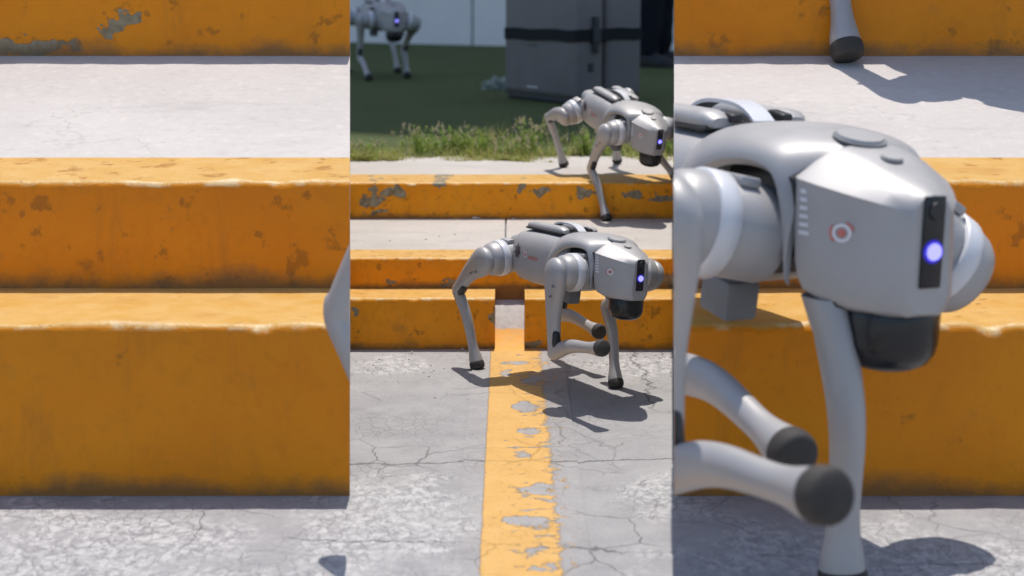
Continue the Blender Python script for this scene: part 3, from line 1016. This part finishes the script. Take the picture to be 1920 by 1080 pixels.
        part('foot', limb(bmesh.new(), FOOT, knee + Vector((0, 0.010 * hs_, 0)), psi, hs_, R, 16), 'rubber', lp, smooth=50, cut_=cut_l)
        # dark opening in front of the knee and two cap screws
        bm = bmesh.new()
        kk = [(0.150, 0.0075, 0.0015, 0.0015, -0.008), (0.158, 0.0095, 0.0075, 0.0100, -0.008), (0.175, 0.0125, 0.0085, 0.0125, -0.008), (0.192, 0.0135, 0.0080, 0.0120, -0.008), (0.202, 0.0120, 0.0015, 0.0015, -0.008)]
        limb(bm, kk, org + Vector((0, 0.014 * hs_, 0)), phi, hs_, R, 14, 14)
        part('knee_opening', bm, 'black_plastic', lp, smooth=50, cut_=cut_l)
        for su, sv in ((0.034, 0.016), (0.062, 0.006)):
            bm = bmesh.new()
            c = org + Vector((math.sin(phi) * su + math.cos(phi) * sv, 0.0285 * hs_, -math.cos(phi) * su + math.sin(phi) * sv))
            bmesh.ops.create_icosphere(bm, subdivisions=2, radius=0.0036, matrix=Matrix.Translation(c))
            bm.transform(R)
            part('screw', bm, 'grey_plastic', lp, cut_=cut_l)
    return root


def foot_rel(loc, yaw, pitch, roll, height, scale, key, world):
    """world position of a foot's ball -> offset from that hip joint in body axes"""
    B = Matrix.Translation((0, 0, height)) @ Matrix.Rotation(pitch, 4, 'Y') @ Matrix.Rotation(roll, 4, 'X')
    Wm = Matrix.Translation(loc) @ Matrix.Rotation(yaw, 4, 'Z') @ Matrix.Scale(scale, 4) @ B
    p = Wm.inverted() @ Vector(world)
    hx = HIPX if key[0] == 'F' else -HIPX
    hy = -HIPY if key[1] == 'R' else HIPY
    return (p.x - hx, p.y - hy, p.z - HIPZ)


G = 'robot dogs walking down the steps'
FB = 0.0215     # ball centre above the sole
# walking on the road
pose = ((0.153, 4.78, 0.0), -1.02, -0.02, -0.085, 0.354, 1.0)
feet = {'RR': foot_rel(*pose, 'RR', (-0.101, 4.955, FB)), 'FL': foot_rel(*pose, 'FL', (0.285, 4.735, FB)),
        'FR': foot_rel(*pose, 'FR', (0.225, 4.355, 0.200)), 'RL': foot_rel(*pose, 'RL', (0.242, 4.897, 0.126))}
make_robot(*pose, feet, 'silver robot dog walking on the road across the yellow stripe, one front paw raised', G)
# stepping down from the upper kerb
pose = ((0.377, 6.28, Z3), -1.115, 0.20, 0.0, (0.609 - Z3) / 0.872, 0.872)
fz = FB * 0.872
feet = {'RR': foot_rel(*pose, 'RR', (0.194, 6.60, Z3 + fz)), 'FR': foot_rel(*pose, 'FR', (0.331, 6.105, Z2 + fz)),
        'FL': foot_rel(*pose, 'FL', (0.575, 6.185, Z3 + fz)), 'RL': foot_rel(*pose, 'RL', (0.40, 6.70, Z3 + fz))}
make_robot(*pose, feet, 'sunlit robot dog stepping down over the uppermost chipped kerb in front of the weeds', G)
# standing in the shade on the turf
pose = ((-0.846, 11.45, Z3 - 0.008), -1.244, 0.02, 0.0, (0.762 - Z3 + 0.008) / 1.166, 1.166)
gz = Z3 - 0.008 + FB * 1.166
feet = {'FR': foot_rel(*pose, 'FR', (-0.893, 11.02, gz)), 'FL': foot_rel(*pose, 'FL', (-0.668, 11.24, gz)),
        'RL': foot_rel(*pose, 'RL', (-0.76, 11.72, gz)), 'RR': foot_rel(*pose, 'RR', (-1.08, 11.66, gz))}
make_robot(*pose, feet, 'shaded robot dog standing on the green turf by the white wall', G)
# the large near one: only what lies beyond the splayed end of the steps is in view and built
K = 2.04
pose = ((0.460, 3.746, 0.0), -1.14, 0.0, -0.03, 0.676 / K, K)
feet = {'FL': foot_rel(*pose, 'FL', (0.69, 3.08, FB * K)), 'FR': foot_rel(*pose, 'FR', (0.47, 2.80, 0.325)),
        'RR': (-0.10, -0.09, -0.315), 'RL': (0.1, 0.09, -0.2)}


def limb_frame(knee, side, yaw, phi, k=K):
    kl = Vector((L1 * math.sin(phi), (LEGO + 0.010) * side, -L1 * math.cos(phi))) * k
    turn = Matrix.Rotation(yaw, 4, 'Z')
    return Matrix.Translation(Vector(knee) - turn @ kl) @ turn @ Matrix.Scale(k, 4)


RP, LP = flank_plane(1), flank_plane(-1)
make_robot(*pose, feet, 'largest robot dog close to the camera with black chin sensor and blue lamp', G, planes=[RP],
           extra_leg={'RR': (limb_frame((-0.346, 3.43, 0.475), -1, -0.75, -0.72, 2.6), -0.72, 0.38, [LP], False),
                      'RL': (limb_frame((0.345, 3.404, 0.372), 1, -1.2, 1.2), 1.2, 1.47, [RP], False),
                      'FR': (limb_frame((0.247, 2.886, 0.318), -1, -1.10, -0.05), -0.05, 1.76, [RP], True),
                      'FL': (limb_frame((0.612, 3.20, 0.500), 1, -1.0, 0.3, 2.14), 0.3, 0.10, [RP, (Vector((0, 0, 0.56)), Vector((0, 0, -1)))], True)}, wide=0.035)
# stepping down above the near right steps, only a lower leg in view
K2 = 2.3
pose = ((1.27, 5.78, NZ3), -1.165, 0.175, -0.01, 0.234, K2)
feet = {'RR': foot_rel(*pose, 'RR', (0.80, 6.15, NZ3 + FB * K2)), 'FR': foot_rel(*pose, 'FR', (1.005, 5.32, NZ3A - 0.01 + FB * K2)),
        'FL': foot_rel(*pose, 'FL', (1.70, 5.5, NZ3 + FB * K2)), 'RL': foot_rel(*pose, 'RL', (1.36, 6.6, NZ3 + FB * K2))}
make_robot(*pose, feet, 'robot dog above the near right steps, showing one grey lower leg at the top edge', G)

# ------------------------------------------------------------------ white wall, its unseen upper height added so its shade covers the turf
wall = empty('shade_wall', (-0.4, 15.1, 0))
tag(wall, 'white painted wall with a dark vertical joint behind the turf, heightened out of view for shade', 'building')
wall.rotation_euler = (0, 0, math.atan2(14.92 - 15.51, 1.327))
for x0, x1 in ((-14, 0.066), (0.074, 11)):
    bm = bmesh.new()
    box(bm, ((x0 + x1) / 2, 1.0, 14.3), (x1 - x0, 2.0, 28.0), None, 0.008, 2)
    mesh_obj('panel', bm, 'white_wall', wall)
bm = bmesh.new()
rings = []
for i in range(60):
    z = 0.36 + 3.0 * i / 59
    w = max(0.0008, 0.003 + 0.012 * noise.noise(Vector((0, 0, z * 11))))
    rings.append([Vector((0.07 - w, -0.003, z)), Vector((0.07 + w, -0.003, z)), Vector((0.07 + w, 0.1, z)), Vector((0.07 - w, 0.1, z))])
loft(bm, rings)
mesh_obj('joint', bm, 'case_trim', wall)


# ------------------------------------------------------------------ transport cases, strap
def case(loc, ang, L, T, Hh, label, handle):
    root = empty('transport_case', loc, (0, 0, ang))
    tag(root, label, 'case', 'transport cases on the turf')
    # local x along the broad face, local y through its thickness; origin at the near corner
    bm = bmesh.new()
    box(bm, (-L / 2, T / 2, Hh / 2 + 0.03), (L, T, Hh), None, 0.035, 4)
    mesh_obj('shell', bm, 'case_plastic', root, smooth=40)
    bm = bmesh.new()
    box(bm, (-L / 2, T / 2, 0.026), (L - 0.03, T - 0.03, 0.05), None, 0.01, 2)
    mesh_obj('base', bm, 'case_trim', root)
    for z in (0.20,):
        bm = bmesh.new()
        box(bm, (-L * 0.60, -0.001, z + 0.10), (0.095, 0.006, 0.006), None, 0.002, 1)
        mesh_obj('label_slot', bm, 'case_trim', root)
        bm = bmesh.new()
        box(bm, (-L * 0.60, -0.001, 0.075), (0.10, 0.006, 0.008), None, 0.002, 1)
        mesh_obj('foot_bar', bm, 'pale_paint', root)
    for zc in ((0.36,) if handle else ()):
        bm = bmesh.new()
        box(bm, (0.001, T * 0.45, zc - 0.16), (0.012, 0.035, 0.045), None, 0.004, 2)
        mesh_obj('latch', bm, 'case_trim', root)
    if handle:
        bm = bmesh.new()
        box(bm, (0.012, T * 0.60, 0.37), (0.024, 0.035, 0.19), None, 0.008, 2)
        mesh_obj('handle', bm, 'case_trim', root)
    return root


CA = math.atan2(9.2336 - 9.8038, 0.3492 + 0.0445)
case((0.349, 9.234, Z3 - 0.008), CA, 0.70, 0.17, 1.15, 'grey upright transport case with handle, nearer of two under a black strap', True)
case((0.349 + 0.18 * -math.sin(CA) , 9.234 + 0.18 * math.cos(CA), Z3 - 0.008), CA, 0.66, 0.245, 1.12, 'grey upright transport case strapped behind the nearer one', False)
# strap
ux, uy = Vector((math.cos(CA), math.sin(CA), 0)), Vector((-math.sin(CA), math.cos(CA), 0))
o0 = Vector((0.349, 9.234, 0.745))
L, T2 = 0.70, 0.425
r = 0.04
loop = []
e = 0.006
for cx, cy, a0 in ((-r, r, -90), (-r, T2 - r, 0), (-L + r, T2 - r, 90), (-L + r, r, 180)):
    for k in range(6):
        a = math.radians(a0 + 90 * k / 5)
        loop.append((cx + (r + e) * math.cos(a), cy + (r + e) * math.sin(a)))
bm = bmesh.new()
pts = []
for i in range(len(loop)):
    a, b = loop[i], loop[(i + 1) % len(loop)]
    n = max(1, int(math.hypot(a[0] - b[0], a[1] - b[1]) / 0.03))
    for k in range(n):
        pts.append((a[0] + (b[0] - a[0]) * k / n, a[1] + (b[1] - a[1]) * k / n))
rings = []
for i, (px_, py_) in enumerate(pts):
    d = Vector((px_ + L / 2, py_ - T2 / 2, 0)).normalized()
    sag = 0.008 * noise.noise(Vector((px_ * 6, py_ * 6, 0)))
    c = o0 + ux * px_ + uy * py_ + Vector((0, 0, sag + 0.02 * px_))
    outw = (ux * d.x + uy * d.y) * 0.004
    rings.append([c + Vector((0, 0, -0.031)), c + outw + Vector((0, 0, -0.031)), c + outw + Vector((0, 0, 0.031)), c + Vector((0, 0, 0.031))])
rings.append(rings[0])
loft(bm, rings, cap=False)
st = mesh_obj('strap', bm, 'strap_web', smooth=40)
tag(st, 'black webbing strap round the two grey transport cases', 'strap')
bm = bmesh.new()
c = o0 + ux * 0.014 + uy * 0.10
box(bm, c, (0.03, 0.05, 0.085), Matrix.Rotation(CA, 4, 'Z'), 0.006, 2)
mesh_obj('buckle', bm, 'case_trim', st)

# crumpled cloth beside the cases
bm = bmesh.new()
bmesh.ops.create_icosphere(bm, subdivisions=4, radius=1.0)
for v in bm.verts:
    d = v.co.normalized()
    k = 1 + 0.35 * noise.noise(d * 2.1) + 0.18 * noise.noise(d * 5.3 + Vector((3, 1, 0)))
    v.co = Vector((d.x * 0.085 * k, d.y * 0.07 * k, max(-0.3, d.z) * 0.055 * k + 0.016))
bm.transform(Matrix.Translation((-0.085, 10.35, Z3 - 0.008)))
o = mesh_obj('cloth_bundle', bm, 'cloth_green_grey', smooth=60)
tag(o, 'small pale crumpled bundle lying on turf left of the cases', 'bundle')

# ------------------------------------------------------------------ person behind the cases
per = empty('person', (0.985, 12.45, Z3 - 0.008), (0, 0, 1.15))
tag(per, 'person in black trousers and boots standing behind the grey cases', 'person')


def skin_part(name, verts, edges, radii, mat, parent, sub=2):
    me = bpy.data.meshes.new(name)
    me.from_pydata(verts, edges, [])
    o = bpy.data.objects.new(name, me)
    col.objects.link(o)
    o.parent = parent
    sm = o.modifiers.new('skin', 'SKIN')
    for i, r in enumerate(radii):
        me.skin_vertices[0].data[i].radius = r if isinstance(r, tuple) else (r, r)
    me.skin_vertices[0].data[0].use_root = True
    ss = o.modifiers.new('sub', 'SUBSURF')
    ss.levels = ss.render_levels = sub
    sm.use_smooth_shade = True
    me.materials.append(M[mat])
    return o


verts = [(0, 0, 0.95), (0, 0, 1.10), (0, 0, 1.28), (0, 0, 1.44), (0, -0.01, 1.52), (0, -0.02, 1.62), (0, -0.02, 1.73),
         (-0.10, 0, 0.88), (-0.125, -0.02, 0.50), (-0.13, 0.02, 0.10), (-0.135, -0.10, 0.04),
         (0.10, 0, 0.88), (0.125, -0.02, 0.50), (0.13, 0.02, 0.10), (0.15, -0.10, 0.04),
         (-0.20, 0, 1.42), (-0.26, 0.03, 1.15), (-0.24, -0.06, 0.90), (-0.23, -0.09, 0.82),
         (0.20, 0, 1.42), (0.26, 0.03, 1.15), (0.24, -0.06, 0.90), (0.23, -0.09, 0.82)]
edges = [(0, 1), (1, 2), (2, 3), (3, 4), (4, 5), (5, 6), (0, 7), (7, 8), (8, 9), (9, 10), (0, 11), (11, 12), (12, 13), (13, 14),
         (3, 15), (15, 16), (16, 17), (17, 18), (3, 19), (19, 20), (20, 21), (21, 22)]
radii = [(0.15, 0.11), (0.14, 0.10), (0.16, 0.11), (0.13, 0.09), 0.055, 0.085, 0.07, 0.10, 0.075, 0.05, 0.035, 0.10, 0.075, 0.05, 0.035,
         0.06, 0.045, 0.035, 0.03, 0.06, 0.045, 0.035, 0.03]
skin_part('body', verts, edges, radii, 'skin', per)
# trousers and jacket over the body, boots below
for sx in (-1, 1):
    bm = bmesh.new()
    rings = []
    for i in range(24):
        q = i / 23
        z = 0.93 - 0.83 * q
        rx = 0.125 - 0.035 * q + 0.012 * noise.noise(Vector((sx, 0, z * 9)))
        cx = sx * (0.085 + 0.045 * q)
        rings.append([Vector((cx + rx * math.cos(2 * math.pi * k / 24) * (1 + 0.07 * noise.noise(Vector((k * 0.6, z * 10, sx)))),
                              0.01 - 0.02 * math.sin(q * 3.1) + rx * 1.05 * math.sin(2 * math.pi * k / 24) * (1 + 0.07 * noise.noise(Vector((k * 0.6, z * 10, sx + 4)))), z)) for k in range(24)])
    loft(bm, rings)
    mesh_obj('trouser_leg', bm, 'dark_cloth', per, smooth=60)
    bm = bmesh.new()
    rings = []
    for y, w, zt in ((0.09, 0.018, 0.06), (0.08, 0.042, 0.12), (0.03, 0.055, 0.16), (-0.04, 0.056, 0.13), (-0.10, 0.055, 0.095), (-0.16, 0.05, 0.075), (-0.20, 0.035, 0.06), (-0.215, 0.015, 0.045)):
        rings.append([Vector((sx * 0.135 + w * ca, y, zt * za)) for ca, za in ((-1, 0.0), (-1.05, 0.25), (-0.95, 0.6), (-0.6, 0.92), (0, 1), (0.6, 0.92), (0.95, 0.6), (1.05, 0.25), (1, 0.0))])
    loft(bm, rings)
    mesh_obj('boot', bm, 'boot_leather', per, smooth=50)
    bm = bmesh.new()
    rings = []
    for (x, y, z, r_) in ((0.16, 0, 1.44, 0.085), (0.235, 0.015, 1.32, 0.072), (0.27, 0.03, 1.15, 0.062), (0.255, -0.03, 1.0, 0.055), (0.24, -0.07, 0.89, 0.048)):
        rings.append([Vector((sx * x + r_ * math.cos(2 * math.pi * k / 16), y + r_ * math.sin(2 * math.pi * k / 16), z + 0.3 * r_ * -math.cos(2 * math.pi * k / 16) * sx)) for k in range(16)])
    loft(bm, rings)
    mesh_obj('sleeve', bm, 'dark_cloth', per, smooth=60)
bm = bmesh.new()
rings = []
for z, rx, ry in ((0.86, 0.19, 0.145), (0.98, 0.185, 0.14), (1.12, 0.175, 0.13), (1.28, 0.20, 0.14), (1.40, 0.20, 0.125), (1.47, 0.13, 0.09), (1.51, 0.075, 0.07)):
    rings.append([Vector((rx * math.cos(2 * math.pi * k / 28), ry * math.sin(2 * math.pi * k / 28), z)) for k in range(28)])
loft(bm, rings)
mesh_obj('jacket', bm, 'dark_cloth', per, smooth=60)
bm = bmesh.new()
bmesh.ops.create_uvsphere(bm, u_segments=24, v_segments=14, radius=0.098, matrix=Matrix.Translation((0, 0.005, 1.70)) @ Matrix.Diagonal((0.85, 1.0, 1.0, 1)))
for v in [v for v in bm.verts if v.co.z < 1.69 - 0.5 * v.co.y]:
    v.co.z = max(v.co.z, 1.66 - 0.5 * v.co.y)
mesh_obj('hair', bm, 'hair', per, smooth=60)

# ------------------------------------------------------------------ grass and weeds along the path
def blade(V, F, x, y, z, h, w, lean, ang, seg=3):
    dx, dy = math.cos(ang), math.sin(ang)
    px, py = -dy, dx
    b = len(V)
    for i in range(seg + 1):
        q = i / seg
        o_ = lean * q * q
        ww = w * (1 - q) ** 0.7
        V.append((x + dx * o_ - px * ww, y + dy * o_ - py * ww, z + h * q * (1 - 0.25 * q * abs(lean) / max(h, 1e-3))))
        V.append((x + dx * o_ + px * ww, y + dy * o_ + py * ww, z + h * q * (1 - 0.25 * q * abs(lean) / max(h, 1e-3))))
    for i in range(seg):
        F.append((b + 2 * i, b + 2 * i + 1, b + 2 * i + 3, b + 2 * i + 2))


rg = random.Random(11)
V, F = [], []
for _ in range(30000):
    x = rg.uniform(-1.05, 1.05)
    fr = 6.79 + 0.08 * noise.noise(Vector((x * 4, 0, 1))) + 0.04 * noise.noise(Vector((x * 17, 0, 2)))
    q = rg.random() ** 2.2
    y = fr + 0.85 * q
    clump = 0.5 + 0.8 * noise.noise(Vector((x * 4.2, y * 3.0, 4))) + 0.55 * noise.noise(Vector((x * 13, y * 9, 7)))
    if rg.random() > clump * 0.9 + 0.12 - 0.8 * q:
        continue
    h = (0.010 + 0.070 * max(0, clump) ** 1.4) * rg.uniform(0.35, 1.35) * (0.4 + 0.6 * min(1, q * 7))
    blade(V, F, x, y, Z3 - 0.008, h, rg.uniform(0.0014, 0.0032), rg.uniform(-1.5, 1.5) * h, rg.uniform(0, 6.28))
me = bpy.data.meshes.new('grass')
me.from_pydata(V, [], F)
me.materials.append(M['grass'])
o = bpy.data.objects.new('grass', me)
col.objects.link(o)
tag(o, 'ragged sunlit grass growing along the back of the path', kind='stuff')

# taller individual weeds with pale seed heads
weeds = [(-0.585, 6.95, 0.075, 'low weed with pale seed heads at the left end of the grass'), (-0.36, 7.02, 0.145, 'tall bushy weed with brown seed heads left of centre in the grass'),
         (-0.235, 7.15, 0.125, 'slim green weed to the right of the bushy brown weed'), (-0.12, 7.05, 0.115, 'leafy bright green weed mid-way along the grass'),
         (0.01, 6.98, 0.085, 'short weed with one pale seed tuft left of the stepping robot dog'), (0.085, 7.08, 0.165, 'tallest weed with seed stalks beside the stepping robot dog'),
         (0.30, 7.05, 0.12, 'weed behind the legs of the stepping robot dog'), (0.62, 7.02, 0.10, 'weed at the right end of the grass')]
for i, (x, y, h, lab) in enumerate(weeds):
    w = empty('weed', (x, y, Z3 - 0.008))
    tag(w, lab, 'weed', 'weeds in the grass strip')
    rw = random.Random(40 + i)
    V, F, SV, SF = [], [], [], []
    for s_ in range(46):
        a = rw.uniform(0, 6.28)
        rad = rw.uniform(0, 0.075)
        hh = h * rw.uniform(0.45, 1.05)
        ln = rw.uniform(0.05, 0.45) * h
        bx_, by_ = rad * math.cos(a), rad * math.sin(a)
        blade(V, F, bx_, by_, 0, hh, 0.0016, ln, a, 4)
        tx, ty = bx_ + math.cos(a) * ln, by_ + math.sin(a) * ln
        for k in range(7):       # side leaves up the stem
            q = rw.uniform(0.2, 0.95)
            blade(V, F, bx_ + math.cos(a) * ln * q * q, by_ + math.sin(a) * ln * q * q, hh * q * 0.92, rw.uniform(0.006, 0.018), 0.0036, rw.uniform(0.012, 0.03), rw.uniform(0, 6.28), 2)
        if rw.random() < (0.65 if i in (0, 1, 4, 5) else 0.25):
            for k in range(9):
                blade(SV, SF, tx + rw.uniform(-0.006, 0.006), ty + rw.uniform(-0.006, 0.006), hh * 0.82 + rw.uniform(-0.012, 0.012), rw.uniform(0.006, 0.014), 0.0026, rw.uniform(-0.008, 0.008), rw.uniform(0, 6.28), 2)
    for nm, v_, f_, m_ in (('foliage', V, F, 'leaf'), ('seed_heads', SV, SF, 'seed')):
        if not f_:
            continue
        me = bpy.data.meshes.new(nm)
        me.from_pydata(v_, [], f_)
        me.materials.append(M[m_])
        o = bpy.data.objects.new(nm, me)
        col.objects.link(o)
        o.parent = w
        o['kind'] = 'stuff'
